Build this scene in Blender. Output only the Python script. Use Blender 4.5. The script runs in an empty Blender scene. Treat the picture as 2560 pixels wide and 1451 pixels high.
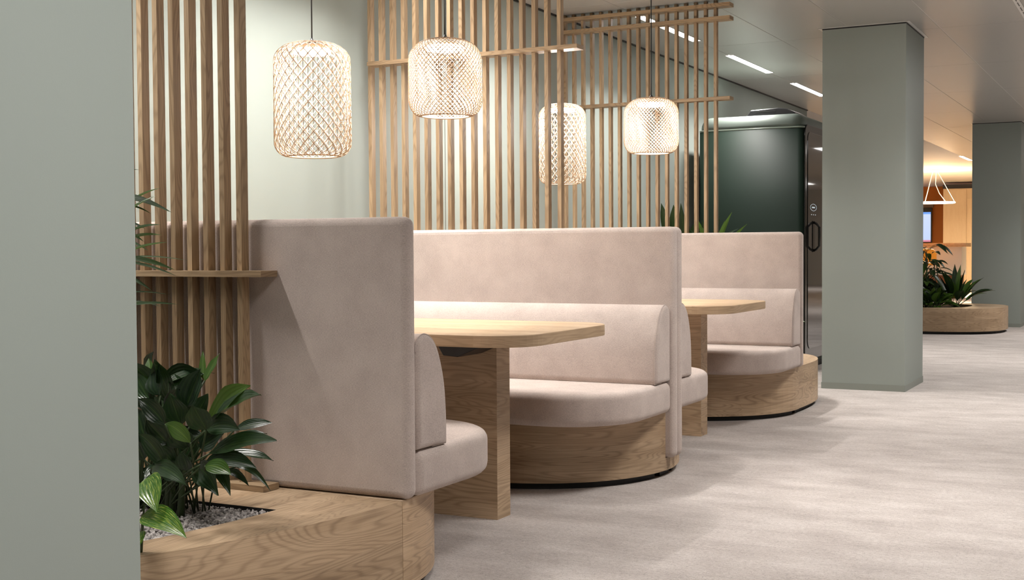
import bpy, bmesh, math, random
from mathutils import Vector, Matrix
random.seed(7)
scene = bpy.context.scene
COL = scene.collection
PI = math.pi

# ------------------------------------------------------------------ camera
F_PX = 3150.0
PITCH, ROLL, YAW = math.radians(1.845), math.radians(-0.3426), math.radians(27.433)
fwd = Vector((-math.sin(YAW)*math.cos(PITCH), math.cos(YAW)*math.cos(PITCH), -math.sin(PITCH)))
rgt = Vector((math.cos(YAW), math.sin(YAW), 0)); upv = rgt.cross(fwd)
r2 = rgt*math.cos(ROLL) + upv*math.sin(ROLL); u2 = -rgt*math.sin(ROLL) + upv*math.cos(ROLL)
cam_d = bpy.data.cameras.new('camera'); cam = bpy.data.objects.new('camera', cam_d); COL.objects.link(cam)
cam_d.sensor_fit = 'HORIZONTAL'; cam_d.sensor_width = 36.0; cam_d.lens = F_PX/2560*36
cam_d.clip_start = 0.02; cam_d.clip_end = 200
m3 = Matrix((r2, u2, -fwd)).transposed()
cam.matrix_world = Matrix.Translation((0, 0, 1.10)) @ m3.to_4x4()
scene.camera = cam

# ------------------------------------------------------------------ world, lamps, exposure
w = bpy.data.worlds.new('world'); scene.world = w; w.use_nodes = True
w.node_tree.nodes['Background'].inputs[0].default_value = (0.80, 0.86, 0.90, 1)
w.node_tree.nodes['Background'].inputs[1].default_value = 0.10
vs = scene.view_settings
vs.view_transform = 'Standard'; vs.look = 'None'; vs.gamma = 1.0; vs.exposure = 0.08; vs.use_curve_mapping = False
STRIP_W, AISLE_W, PEND_W = 30.5, 33.0, 20.0
STRIP_SPREAD, AISLE_SPREAD = math.radians(106), math.radians(118)
STRIP_C, AISLE_C, PEND_C = (1.0, 0.955, 0.915), (1.0, 0.965, 0.93), (1.0, 0.955, 0.91)
ZC = 2.795          # ceiling height
WALLX = -3.94

# ------------------------------------------------------------------ helpers
def link(o, parent=None):
    COL.objects.link(o)
    if parent is not None: o.parent = parent
    return o
def tag(o, label, cat=None, group=None, kind=None):
    if label: o['label'] = label
    if cat: o['category'] = cat
    if group: o['group'] = group
    if kind: o['kind'] = kind
    return o
def thing(name, label, cat, loc=(0, 0, 0), group=None, rotz=0):
    o = bpy.data.objects.new(name, None); o.empty_display_size = 0.1
    o.location = loc; o.rotation_euler = (0, 0, rotz)
    link(o); return tag(o, label, cat, group)
class MB:
    """collects vertices, faces, uvs"""
    def __init__(s): s.v = []; s.f = []; s.uv = []; s.mi = []; s.sm = []
    def vert(s, p): s.v.append(tuple(p)); return len(s.v)-1
    def face(s, idx, uv=None, mi=0, sm=False):
        s.f.append(tuple(idx)); s.uv.append(uv or [(0, 0)]*len(idx)); s.mi.append(mi); s.sm.append(sm)
    def box(s, c0, c1, grain=None, mi=0):
        (x0, y0, z0), (x1, y1, z1) = c0, c1
        d = (x1-x0, y1-y0, z1-z0)
        g = grain if grain is not None else max(range(3), key=lambda i: d[i])
        b = len(s.v)
        for z in (z0, z1):
            for y in (y0, y1):
                for x in (x0, x1): s.vert((x, y, z))
        F = [((0, 2, 3, 1), 2), ((4, 5, 7, 6), 2), ((0, 1, 5, 4), 1), ((2, 6, 7, 3), 1), ((0, 4, 6, 2), 0), ((1, 3, 7, 5), 0)]
        for q, ax in F:
            oth = [a for a in range(3) if a != ax]
            if g in oth: ua = g; va = [a for a in oth if a != g][0]
            else: ua, va = oth
            off = ax*0.37
            uv = [(s.v[b+i][ua], s.v[b+i][va]+off) for i in q]
            s.face([b+i for i in q], uv, mi)
    def slab(s, outline, h0, h1, r=0.002, seg=1, fn=None, mi=0, smooth=False, uoff=0.0, rb=None):
        """outline: closed ccw list of 2d points, extruded h0..h1 with rounded rims of radius r."""
        fn = fn or (lambda a, b, c: (a, b, c))
        rb = r if rb is None else rb
        n = len(outline)
        nor = []
        for i in range(n):
            p0, p1, p2 = Vector(outline[i-1]), Vector(outline[i]), Vector(outline[(i+1) % n])
            e1 = (p1-p0).normalized(); e2 = (p2-p1).normalized()
            n1 = Vector((-e1.y, e1.x)); n2 = Vector((-e2.y, e2.x))
            m = (n1+n2); m = m/max(m.length_squared/2, 0.5) if m.length > 1e-6 else n1
            nor.append(m)
        rings = []
        if rb > 0:
            for k in range(seg+1):
                a = k/seg*PI/2
                rings.append((rb*(1-math.sin(a)), h0+rb*(1-math.cos(a))))
        else: rings.append((0, h0))
        if r > 0:
            for k in range(seg+1):
                a = k/seg*PI/2
                rings.append((r*(1-math.cos(a)), h1-r*(1-math.sin(a))))
        else: rings.append((0, h1))
        arc = [0]
        for i in range(n): arc.append(arc[-1]+(Vector(outline[(i+1) % n])-Vector(outline[i])).length)
        idx = []
        for ins, h in rings:
            idx.append([s.vert(fn(*(Vector(outline[i])+nor[i]*ins), h)) for i in range(n)])
        for k in range(len(rings)-1):
            for i in range(n):
                j = (i+1) % n
                uv = [(arc[i]+uoff, rings[k][1]), (arc[i+1]+uoff, rings[k][1]), (arc[i+1]+uoff, rings[k+1][1]), (arc[i]+uoff, rings[k+1][1])]
                s.face([idx[k][i], idx[k][j], idx[k+1][j], idx[k+1][i]], uv, mi, smooth)
        pt = [tuple(Vector(outline[i])+nor[i]*r) for i in range(n)]
        s.face(idx[-1], [(p[0], p[1]+3.1) for p in pt], mi, False)
        s.face(idx[0][::-1], [(p[0], p[1]+5.3) for p in pt[::-1]], mi, False)
    def tube(s, pts, rad, sides=6, mi=0, closed=False, caps=True, flat=1.0):
        pts = [Vector(p) for p in pts]; n = len(pts); rings = []
        up = Vector((0.13, 0.21, 0.97))
        L = 0
        for i in range(n):
            if closed: t = pts[(i+1) % n]-pts[i-1]
            else: t = pts[min(i+1, n-1)]-pts[max(i-1, 0)]
            t.normalize()
            a = t.cross(up)
            if a.length < 1e-3: a = t.cross(Vector((1, 0, 0)))
            a.normalize(); b = t.cross(a)
            rr = rad(i/(n-1)) if callable(rad) else rad
            rings.append([s.vert(pts[i]+(a*math.cos(q*2*PI/sides)+b*math.sin(q*2*PI/sides)*flat)*rr) for q in range(sides)])
        m = n if closed else n-1
        for i in range(m):
            A, B = rings[i], rings[(i+1) % n]
            for q in range(sides):
                p = (q+1) % sides
                s.face([A[q], A[p], B[p], B[q]], None, mi, True)
        if caps and not closed:
            s.face(rings[0][::-1], None, mi); s.face(rings[-1], None, mi)
    def lathe(s, prof, n=32, c=(0, 0, 0), mi=0, smooth=True):
        rings = []
        for r, z in prof:
            rings.append([s.vert((c[0]+r*math.cos(2*PI*i/n), c[1]+r*math.sin(2*PI*i/n), c[2]+z)) for i in range(n)])
        for k in range(len(prof)-1):
            for i in range(n):
                j = (i+1) % n
                s.face([rings[k][i], rings[k][j], rings[k+1][j], rings[k+1][i]], None, mi, smooth)
        s.face(rings[-1], None, mi); s.face(rings[0][::-1], None, mi)
    def mesh(s, name, mats):
        me = bpy.data.meshes.new(name); me.from_pydata(s.v, [], s.f)
        uvl = me.uv_layers.new(name='uv')
        k = 0; flat = []
        for u in s.uv:
            for q in u: flat.extend(q)
        uvl.data.foreach_set('uv', flat)
        me.polygons.foreach_set('material_index', s.mi)
        me.polygons.foreach_set('use_smooth', s.sm)
        for m in (mats if isinstance(mats, (list, tuple)) else [mats]): me.materials.append(m)
        me.update(); return me
    def build(s, name, mats, parent=None, loc=(0, 0, 0)):
        o = bpy.data.objects.new(name, s.mesh(name, mats)); o.location = loc
        return link(o, parent)

def rrect(x0, y0, x1, y1, r=(0, 0, 0, 0), n=8):
    """ccw rectangle, radii at corners (x1,y0),(x1,y1),(x0,y1),(x0,y0)"""
    out = []
    C = [((x1, y0), -PI/2, (-1, 1)), ((x1, y1), 0, (-1, -1)), ((x0, y1), PI/2, (1, -1)), ((x0, y0), PI, (1, 1))]
    for (c, a0, sg), rr in zip(C, r):
        if rr <= 0: out.append(c); continue
        cx, cy = c[0]+sg[0]*rr, c[1]+sg[1]*rr
        for k in range(n+1):
            a = a0+k/n*PI/2
            out.append((cx+rr*math.cos(a), cy+rr*math.sin(a)))
    return out

def smooth_line(ctrl, n=6):
    out = []
    P = [ctrl[0]]+list(ctrl)+[ctrl[-1]]
    for i in range(1, len(P)-2):
        p0, p1, p2, p3 = [Vector(q) for q in P[i-1:i+3]]
        for k in range(n):
            t = k/n
            out.append(tuple(0.5*((2*p1)+(p2-p0)*t+(2*p0-5*p1+4*p2-p3)*t*t+(3*p1-p0-3*p2+p3)*t**3)))
    out.append(tuple(ctrl[-1])); return out

# ------------------------------------------------------------------ materials
def nmat(name):
    m = bpy.data.materials.new(name); m.use_nodes = True
    nt = m.node_tree; b = nt.nodes['Principled BSDF']
    return m, nt, b
def N(nt, typ, **kw):
    n = nt.nodes.new(typ)
    for k, v in kw.items():
        if k.startswith('i_'):
            key = k[2:]
            n.inputs[int(key) if key.isdigit() else key].default_value = v
        else: setattr(n, k, v)
    return n
def L(nt, a, ao, b, bi): nt.links.new(a.outputs[ao], b.inputs[bi])
def math_n(nt, op, a=None, b=None, c=None):
    n = nt.nodes.new('ShaderNodeMath'); n.operation = op
    for i, v in enumerate((a, b, c)):
        if v is None: continue
        if isinstance(v, (int, float)): n.inputs[i].default_value = v
        else: nt.links.new(v, n.inputs[i])
    return n.outputs[0]
def mixc(nt, fac, a, b, blend='MIX'):
    n = nt.nodes.new('ShaderNodeMix'); n.data_type = 'RGBA'; n.blend_type = blend
    for i, v in ((0, fac), (6, a), (7, b)):
        if isinstance(v, (int, float)): n.inputs[i].default_value = v
        elif isinstance(v, tuple): n.inputs[i].default_value = (*v[:3], 1)
        else: nt.links.new(v, n.inputs[i])
    return n.outputs[2]
def ramp(nt, fac, stops):
    n = nt.nodes.new('ShaderNodeValToRGB'); nt.links.new(fac, n.inputs[0])
    cr = n.color_ramp
    while len(cr.elements) < len(stops): cr.elements.new(0.5)
    for e, (p, c) in zip(cr.elements, stops):
        e.position = p; e.color = (c, c, c, 1) if isinstance(c, (int, float)) else (*c, 1)
    return n.outputs[0]
def bump(nt, b, h, strength=0.2, dist=0.01):
    n = nt.nodes.new('ShaderNodeBump'); n.inputs['Strength'].default_value = strength; n.inputs['Distance'].default_value = dist
    nt.links.new(h, n.inputs['Height']); nt.links.new(n.outputs[0], b.inputs['Normal'])
def plain(name, col, rough=0.5, metal=0.0, spec=0.5, emit=None, es=0):
    m, nt, b = nmat(name)
    b.inputs['Base Color'].default_value = (*col, 1); b.inputs['Roughness'].default_value = rough
    b.inputs['Metallic'].default_value = metal; b.inputs['Specular IOR Level'].default_value = spec
    if emit: b.inputs['Emission Color'].default_value = (*emit, 1); b.inputs['Emission Strength'].default_value = es
    return m

def wood(name, light, mid, dark, plank=0.0, knots=1.0, rough=0.45, seed=0.0, con=0.85, spec=0.35):
    m, nt, b = nmat(name)
    uv = N(nt, 'ShaderNodeUVMap'); oi = N(nt, 'ShaderNodeObjectInfo')
    sep = N(nt, 'ShaderNodeSeparateXYZ'); L(nt, uv, 0, sep, 0)
    rnd = math_n(nt, 'MULTIPLY', oi.outputs['Random'], 37.0)
    u = sep.outputs[0]; v = sep.outputs[1]
    tone = None; roff = rnd
    if plank > 0:
        pid = math_n(nt, 'FLOOR', math_n(nt, 'DIVIDE', v, plank))
        roff = math_n(nt, 'ADD', rnd, math_n(nt, 'MULTIPLY', pid, 5.37))
        wn = N(nt, 'ShaderNodeTexWhiteNoise', noise_dimensions='1D'); nt.links.new(roff, wn.inputs['W']); tone = wn.outputs['Value']
    uo = math_n(nt, 'ADD', u, math_n(nt, 'MULTIPLY', roff, 1.713))
    def coord(su, sv, sz=1.0):
        c = N(nt, 'ShaderNodeCombineXYZ')
        nt.links.new(math_n(nt, 'MULTIPLY', uo, su), c.inputs[0]); nt.links.new(math_n(nt, 'MULTIPLY', v, sv), c.inputs[1])
        nt.links.new(math_n(nt, 'ADD', math_n(nt, 'MULTIPLY', roff, sz), seed), c.inputs[2]); return c
    # contour-line growth rings around stretched noise: cathedral grain
    c1 = coord(0.95, 7.0)
    n1 = N(nt, 'ShaderNodeTexNoise', i_Scale=1.0, i_Detail=2.0, i_Roughness=0.45, i_Distortion=0.25); L(nt, c1, 0, n1, 'Vector')
    val = n1.outputs[0]
    ck = coord(2.1, 4.2)
    vo = N(nt, 'ShaderNodeTexVoronoi', i_Scale=1.0, i_Randomness=1.0); L(nt, ck, 0, vo, 'Vector')
    kd = vo.outputs['Distance']
    kn = math_n(nt, 'POWER', 2.718, math_n(nt, 'MULTIPLY', math_n(nt, 'MULTIPLY', kd, kd), -26.0))
    gate = math_n(nt, 'GREATER_THAN', N_sepcol(nt, vo.outputs['Color']), 0.55)
    kn = math_n(nt, 'MULTIPLY', math_n(nt, 'MULTIPLY', kn, gate), knots)
    val2 = math_n(nt, 'ADD', val, math_n(nt, 'MULTIPLY', kn, 0.20))
    ring = math_n(nt, 'SINE', math_n(nt, 'MULTIPLY', val2, 210.0))
    ring = math_n(nt, 'MULTIPLY_ADD', ring, 0.5, 0.5)
    ring = math_n(nt, 'POWER', ring, 2.8)
    c2 = coord(5.0, 260.0)
    n2 = N(nt, 'ShaderNodeTexNoise', i_Scale=1.0, i_Detail=3.0, i_Roughness=0.6); L(nt, c2, 0, n2, 'Vector')
    c3 = coord(1.3, 9.0)
    n3 = N(nt, 'ShaderNodeTexNoise', i_Scale=1.0, i_Detail=3.0, i_Roughness=0.5); L(nt, c3, 0, n3, 'Vector')
    f3 = ramp(nt, n3.outputs[0], [(0.36, 0.0), (0.66, 1.0)])
    col = mixc(nt, f3, light, mid)
    fr = math_n(nt, 'MULTIPLY', ring, math_n(nt, 'MULTIPLY_ADD', n3.outputs[0], 0.75, 0.08))
    col = mixc(nt, math_n(nt, 'MULTIPLY', fr, con), col, dark)
    fib = ramp(nt, n2.outputs[0], [(0.45, 0.0), (0.75, 1.0)])
    col = mixc(nt, math_n(nt, 'MULTIPLY', fib, 0.42), col, dark)
    core = math_n(nt, 'POWER', 2.718, math_n(nt, 'MULTIPLY', math_n(nt, 'MULTIPLY', kd, kd), -420.0))
    core = math_n(nt, 'MULTIPLY', math_n(nt, 'MULTIPLY', core, gate), 0.85*knots)
    col = mixc(nt, math_n(nt, 'MULTIPLY', kn, 0.22), col, dark)
    col = mixc(nt, core, col, tuple(x*0.32 for x in dark))
    if tone is not None:
        hs = N(nt, 'ShaderNodeHueSaturation'); nt.links.new(col, hs.inputs['Color'])
        nt.links.new(math_n(nt, 'MULTIPLY_ADD', tone, 0.30, 0.86), hs.inputs['Value']); col = hs.outputs[0]
    hs = N(nt, 'ShaderNodeHueSaturation'); nt.links.new(col, hs.inputs['Color'])
    nt.links.new(math_n(nt, 'MULTIPLY_ADD', oi.outputs['Random'], 0.16, 0.92), hs.inputs['Value'])
    L(nt, hs, 0, b, 'Base Color')
    b.inputs['Roughness'].default_value = rough; b.inputs['Specular IOR Level'].default_value = spec
    bump(nt, b, math_n(nt, 'ADD', n2.outputs[0], math_n(nt, 'MULTIPLY', ring, 0.4)), 0.10, 0.002)
    return m
def N_sepcol(nt, sock):
    n = nt.nodes.new('ShaderNodeSeparateColor'); nt.links.new(sock, n.inputs[0]); return n.outputs[0]

def fabric(name, col, dark):
    m, nt, b = nmat(name)
    tc = N(nt, 'ShaderNodeTexCoord')
    n1 = N(nt, 'ShaderNodeTexNoise', i_Scale=9.0, i_Detail=4.0, i_Roughness=0.6); L(nt, tc, 'Object', n1, 'Vector')
    mp = N(nt, 'ShaderNodeMapping'); mp.inputs['Scale'].default_value = (160, 160, 900); L(nt, tc, 'Object', mp, 0)
    n2 = N(nt, 'ShaderNodeTexNoise', i_Scale=1.0, i_Detail=2.0, i_Roughness=0.5); L(nt, mp, 0, n2, 'Vector')
    mp3 = N(nt, 'ShaderNodeMapping'); mp3.inputs['Scale'].default_value = (800, 800, 170); L(nt, tc, 'Object', mp3, 0)
    n3 = N(nt, 'ShaderNodeTexNoise', i_Scale=1.0, i_Detail=2.0, i_Roughness=0.5); L(nt, mp3, 0, n3, 'Vector')
    wv = math_n(nt, 'ADD', math_n(nt, 'MULTIPLY', n2.outputs[0], 0.6), math_n(nt, 'MULTIPLY', n3.outputs[0], 0.4))
    f = math_n(nt, 'ADD', math_n(nt, 'MULTIPLY', n1.outputs[0], 0.25), math_n(nt, 'MULTIPLY', wv, 0.75))
    c = ramp(nt, f, [(0.38, dark), (0.58, col)])
    nt.links.new(c, b.inputs['Base Color'])
    b.inputs['Roughness'].default_value = 0.9; b.inputs['Specular IOR Level'].default_value = 0.15
    b.inputs['Sheen Weight'].default_value = 0.15; b.inputs['Sheen Roughness'].default_value = 0.5
    n4 = N(nt, 'ShaderNodeTexNoise', i_Scale=5.0, i_Detail=2.0); L(nt, tc, 'Object', n4, 'Vector')
    bump(nt, b, math_n(nt, 'ADD', wv, math_n(nt, 'MULTIPLY', n4.outputs[0], 2.0)), 0.14, 0.003)
    return m
def paint(name, col, rough=0.55):
    m, nt, b = nmat(name)
    tc = N(nt, 'ShaderNodeTexCoord')
    n1 = N(nt, 'ShaderNodeTexNoise', i_Scale=1.3, i_Detail=3.0); L(nt, tc, 'Object', n1, 'Vector')
    c = mixc(nt, n1.outputs[0], tuple(x*0.96 for x in col), tuple(min(1, x*1.04) for x in col))
    nt.links.new(c, b.inputs['Base Color']); b.inputs['Roughness'].default_value = rough
    b.inputs['Specular IOR Level'].default_value = 0.3
    n2 = N(nt, 'ShaderNodeTexNoise', i_Scale=350.0, i_Detail=2.0); L(nt, tc, 'Object', n2, 'Vector')
    bump(nt, b, n2.outputs[0], 0.04, 0.002)
    return m
def carpet(name):
    m, nt, b = nmat(name)
    tc = N(nt, 'ShaderNodeTexCoord')
    def nz(sc, scale, det=3.0, ro=0.6):
        mp = N(nt, 'ShaderNodeMapping'); mp.inputs['Scale'].default_value = sc; mp.inputs['Rotation'].default_value = (0, 0, -0.05); L(nt, tc, 'Object', mp, 0)
        n = N(nt, 'ShaderNodeTexNoise', i_Scale=scale, i_Detail=det, i_Roughness=ro); L(nt, mp, 0, n, 'Vector'); return n.outputs[0]
    a = nz((1.0, 1.9, 1), 2.6, 6.0, 0.68); s2 = nz((5, 48, 1), 1.0, 4.0, 0.6); s3 = nz((1, 1, 1), 260.0, 3.0, 0.7); s4 = nz((1, 2.2, 1), 55.0, 3.0, 0.7)
    f = math_n(nt, 'ADD', math_n(nt, 'ADD', math_n(nt, 'MULTIPLY', a, 0.32), math_n(nt, 'MULTIPLY', s2, 0.08)), math_n(nt, 'ADD', math_n(nt, 'MULTIPLY', s3, 0.28), math_n(nt, 'MULTIPLY', s4, 0.32)))
    c = ramp(nt, f, [(0.38, (0.33, 0.29, 0.268)), (0.50, (0.52, 0.47, 0.44)), (0.62, (0.70, 0.65, 0.62))])
    sp = nz((1, 1.8, 1), 120.0, 2.0, 0.5)
    spk = ramp(nt, sp, [(0.63, 0.0), (0.69, 1.0)])
    c = mixc(nt, math_n(nt, 'MULTIPLY', spk, 0.75), c, (0.11, 0.095, 0.088))
    nt.links.new(c, b.inputs['Base Color']); b.inputs['Roughness'].default_value = 0.95; b.inputs['Specular IOR Level'].default_value = 0.1
    b.inputs['Sheen Weight'].default_value = 0.1
    bump(nt, b, math_n(nt, 'ADD', s3, math_n(nt, 'MULTIPLY', s4, 0.8)), 0.55, 0.008)
    return m
def leafmat(name, c0, c1, vein, rough=0.32, trans=0.25, patch=None):
    m, nt, b = nmat(name)
    uv = N(nt, 'ShaderNodeUVMap'); sep = N(nt, 'ShaderNodeSeparateXYZ'); L(nt, uv, 0, sep, 0)
    oi = N(nt, 'ShaderNodeObjectInfo')
    u, v = sep.outputs[0], sep.outputs[1]
    ab = math_n(nt, 'ABSOLUTE', v)
    st = math_n(nt, 'SINE', math_n(nt, 'ADD', math_n(nt, 'MULTIPLY', ab, 22.0), math_n(nt, 'MULTIPLY', u, -4.0)))
    st = math_n(nt, 'MULTIPLY_ADD', st, 0.5, 0.5)
    base = mixc(nt, oi.outputs['Random'], c0, c1)
    col = mixc(nt, math_n(nt, 'MULTIPLY', math_n(nt, 'POWER', st, 3.0), 0.18), base, vein)
    mid = math_n(nt, 'LESS_THAN', ab, 0.05)
    col = mixc(nt, math_n(nt, 'MULTIPLY', mid, 0.6), col, vein)
    if patch:
        tc = N(nt, 'ShaderNodeTexCoord')
        mp = N(nt, 'ShaderNodeMapping'); mp.inputs['Scale'].default_value = (3.0, 10.0, 1); L(nt, uv, 0, mp, 0)
        n = N(nt, 'ShaderNodeTexNoise', i_Scale=1.5, i_Detail=3.0); L(nt, mp, 0, n, 'Vector')
        f = ramp(nt, n.outputs[0], [(0.54, 0.0), (0.62, 1.0)])
        col = mixc(nt, f, col, patch)
    nt.links.new(col, b.inputs['Base Color']); b.inputs['Roughness'].default_value = rough
    bump(nt, b, st, 0.18, 0.003)
    tr = N(nt, 'ShaderNodeBsdfTranslucent'); nt.links.new(mixc(nt, 0.5, col, vein), tr.inputs[0])
    mx = N(nt, 'ShaderNodeMixShader'); mx.inputs[0].default_value = trans
    out = nt.nodes['Material Output']
    L(nt, b, 0, mx, 1); L(nt, tr, 0, mx, 2); L(nt, mx, 0, out, 0)
    return m

OAK_L, OAK_M, OAK_D = (0.57, 0.415, 0.27), (0.43, 0.30, 0.185), (0.18, 0.114, 0.066)
M_oak = wood('oak', OAK_L, OAK_M, OAK_D, plank=0.19)
M_oaktop = wood('oak_table', (0.53, 0.39, 0.255), (0.43, 0.305, 0.19), OAK_D, plank=0.0, knots=0.4, seed=3.1, con=0.5, rough=0.6, spec=0.2)
M_slat = wood('oak_slat', (0.46, 0.33, 0.20), (0.345, 0.235, 0.137), (0.14, 0.088, 0.048), knots=0.35, seed=9.0)
M_fab = fabric('rose_beige_fabric', (0.60, 0.512, 0.465), (0.41, 0.342, 0.31))
M_sage = paint('sage_paint', (0.325, 0.364, 0.333))
M_sage_skirt = paint('sage_skirting', (0.27, 0.295, 0.262), 0.45)
M_white = paint('white_paint', (0.55, 0.55, 0.53))
M_carpet = carpet('pale_carpet')
M_ceil = plain('ceiling_metal', (0.43, 0.42, 0.40), 0.34, 0.0, 0.6)
M_ceilgap_lit = plain('lit_ceiling_joint', (0.80, 0.78, 0.76), 0.6)  # pale colour paints in the light caught on the panel bevels
M_black = plain('black_plastic', (0.012, 0.012, 0.012), 0.4)
M_kick = plain('black_kick', (0.01, 0.01, 0.01), 0.6)
M_gloss_black = plain('gloss_black', (0.012, 0.013, 0.012), 0.12)
M_led = plain('led_diffuser', (0.9, 0.9, 0.9), 0.5, emit=STRIP_C, es=14.0)
M_ledpanel = plain('led_panel', (0.9, 0.9, 0.9), 0.5, emit=AISLE_C, es=7.0)
M_warmled = plain('warm_led', (0.9, 0.9, 0.9), 0.5, emit=(1.0, 0.86, 0.70), es=25.0)
M_alu = plain('alu_white', (0.75, 0.74, 0.72), 0.35)
M_rattan = plain('rattan', (0.43, 0.30, 0.195), 0.6)
def translucent(name, col, fac):
    m, nt, b = nmat(name)
    b.inputs['Base Color'].default_value = (*col, 1); b.inputs['Roughness'].default_value = .7
    tr = N(nt, 'ShaderNodeBsdfTranslucent'); tr.inputs[0].default_value = (*col, 1)
    mx = N(nt, 'ShaderNodeMixShader'); mx.inputs[0].default_value = fac
    L(nt, b, 0, mx, 1); L(nt, tr, 0, mx, 2); L(nt, mx, 0, nt.nodes['Material Output'], 0)
    return m
M_glow_weave = translucent('glow_weave_pale', (0.70, 0.64, 0.56), .3)
M_booth = paint('booth_green', (0.010, 0.020, 0.0135), 0.55)
M_booth.node_tree.nodes['Principled BSDF'].inputs['Specular IOR Level'].default_value = .12
M_booth_roof_lit = paint('booth_roof_lit_green', (0.15, 0.18, 0.16), 0.42)  # body green lightened: ceiling light on the roof curve put into the colour
M_glass = plain('booth_glass', (0.03, 0.03, 0.03), 0.03, spec=0.9); M_glass.node_tree.nodes['Principled BSDF'].inputs['IOR'].default_value = 2.1
M_stone = None

# ------------------------------------------------------------------ structure
def plane_box(name, c0, c1, mat, parent=None):
    mb = MB(); mb.box(c0, c1); o = mb.build(name, mat, parent); o['kind'] = 'structure'; return o
FX0, FX1, FY0, FY1 = -9.0, 9.0, -6.0, 37.0
floor = plane_box('floor', (FX0, FY0, -0.1), (FX1, FY1, 0), M_carpet)
tag(floor, 'pale beige mottled carpet covering the whole floor')
ceil = plane_box('ceiling', (FX0, FY0, ZC+0.0032), (FX1, FY1, ZC+0.1), M_ceilgap_lit)
tag(ceil, 'suspended grey metal panel ceiling')
wl = plane_box('wall_left', (WALLX-0.12, FY0, 0), (WALLX, 15.5, ZC+0.003), M_sage)
tag(wl, 'sage painted wall behind the booths and slat screens')
mb = MB(); mb.box((WALLX+0.0003, 6.705, 0.0), (WALLX+0.0016, 6.711, ZC)); mb.build('wall_joint', plain('joint', (0.16, 0.17, 0.15), 0.7), wl)
mb = MB(); mb.box((WALLX+0.0002, 3.9, ZC-0.012), (WALLX+0.012, 15.5, ZC)); mb.build('shadow_gap', M_black, wl)
tag(plane_box('wall_right', (FX1, FY0, 0), (FX1+0.1, FY1, ZC), M_white), 'white wall across the aisle')
tag(plane_box('wall_back', (FX0, FY0-0.1, 0), (FX1, FY0, ZC), M_white), 'white wall behind the viewer')
M_orange = paint('orange_paint', (0.50, 0.15, 0.015), 0.5)
tag(plane_box('wall_far', (FX0, FY1, 0), (FX1, FY1+0.1, ZC), M_white), 'pale wall at the far end of the office')
mb = MB(); mb.box((FX0+0.01, FY1-0.02, 0.001), (-2.6, FY1-0.001, ZC-0.001)); tag(mb.build('trim_1', M_orange), 'burnt orange accent wall at the far end of the office', kind='structure')
tag(plane_box('wall_side', (FX0-0.1, FY0, 0), (FX0, FY1, ZC), M_white), 'white side wall of the far office')

# ceiling panels
PW, PL_, GX0, GY0 = 0.617, 2.14, -1.57, 10.24
pm = MB(); pm.slab(rrect(0.002, 0.002, PW-0.002, PL_-0.002), 0.0, 0.003, r=0.0, rb=0.0022, seg=1); pmesh = pm.mesh('ceiling_panel', M_ceil)
for i in range(-4, 7):
    for j in range(-7, 13):
        x, y = GX0+i*PW, GY0+j*PL_
        if x < WALLX-0.3 or y > FY1-PL_: continue
        if x < WALLX:
            continue
        o = bpy.data.objects.new('ceiling_panel', pmesh); o.location = (x, y, ZC); link(o, ceil)
# narrow margin panels along the wall
wm = GX0-3*PW-WALLX
pm = MB(); pm.slab(rrect(0.002, 0.002, wm-0.002, PL_-0.002), 0.0, 0.003, r=0.0, rb=0.0022, seg=1); pmesh2 = pm.mesh('ceiling_panel_margin', M_ceil)
for j in range(-6, 3):
    o = bpy.data.objects.new('ceiling_panel', pmesh2); o.location = (WALLX, GY0+j*PL_, ZC); link(o, ceil)

# columns
def column(y0, label, d=0.79):
    t = thing('column', label, 'column', (-2.065, y0+d/2, 0), 'sage columns along the aisle')
    X0, X1 = -0.314, 0.314; Y = d/2
    mb = MB(); mb.slab(rrect(X0, -Y, X1, Y), 0, ZC-0.012, r=0, rb=0); mb.build('shaft', M_sage, t)
    mb = MB()
    for a in ((X0-0.004, -Y-0.004, X1+0.004, -Y), (X0-0.004, Y, X1+0.004, Y+0.004), (X0-0.004, -Y, X0, Y), (X1, -Y, X1+0.004, Y)):
        mb.box((a[0], a[1], 0), (a[2], a[3], 0.05))
    mb.build('skirting', M_sage_skirt, t)
    mb = MB(); mb.box((X0-0.001, -Y-0.001, ZC-0.012), (X1+0.001, Y+0.001, ZC)); mb.build('shadow_gap', M_black, t)
    mb = MB()
    e = 0.03
    for a in ((X0-e, -Y-e, X1+e, -Y-0.008), (X0-e, Y+0.008, X1+e, Y+e), (X0-e, -Y-0.008, X0-0.008, Y+0.008), (X1+0.008, -Y-0.008, X1+e, Y+0.008)):
        mb.box((a[0], a[1], ZC-0.003), (a[2], a[3], ZC-0.0005))
    mb.build('ceiling_collar', M_alu, t)
column(1.02, 'pale sage column face filling the left edge, closest to the viewer')
column(9.83, 'sage column standing behind the pink booths in the middle distance')
column(18.35, 'darker sage column farthest away, behind the round planter', 0.75)

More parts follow.
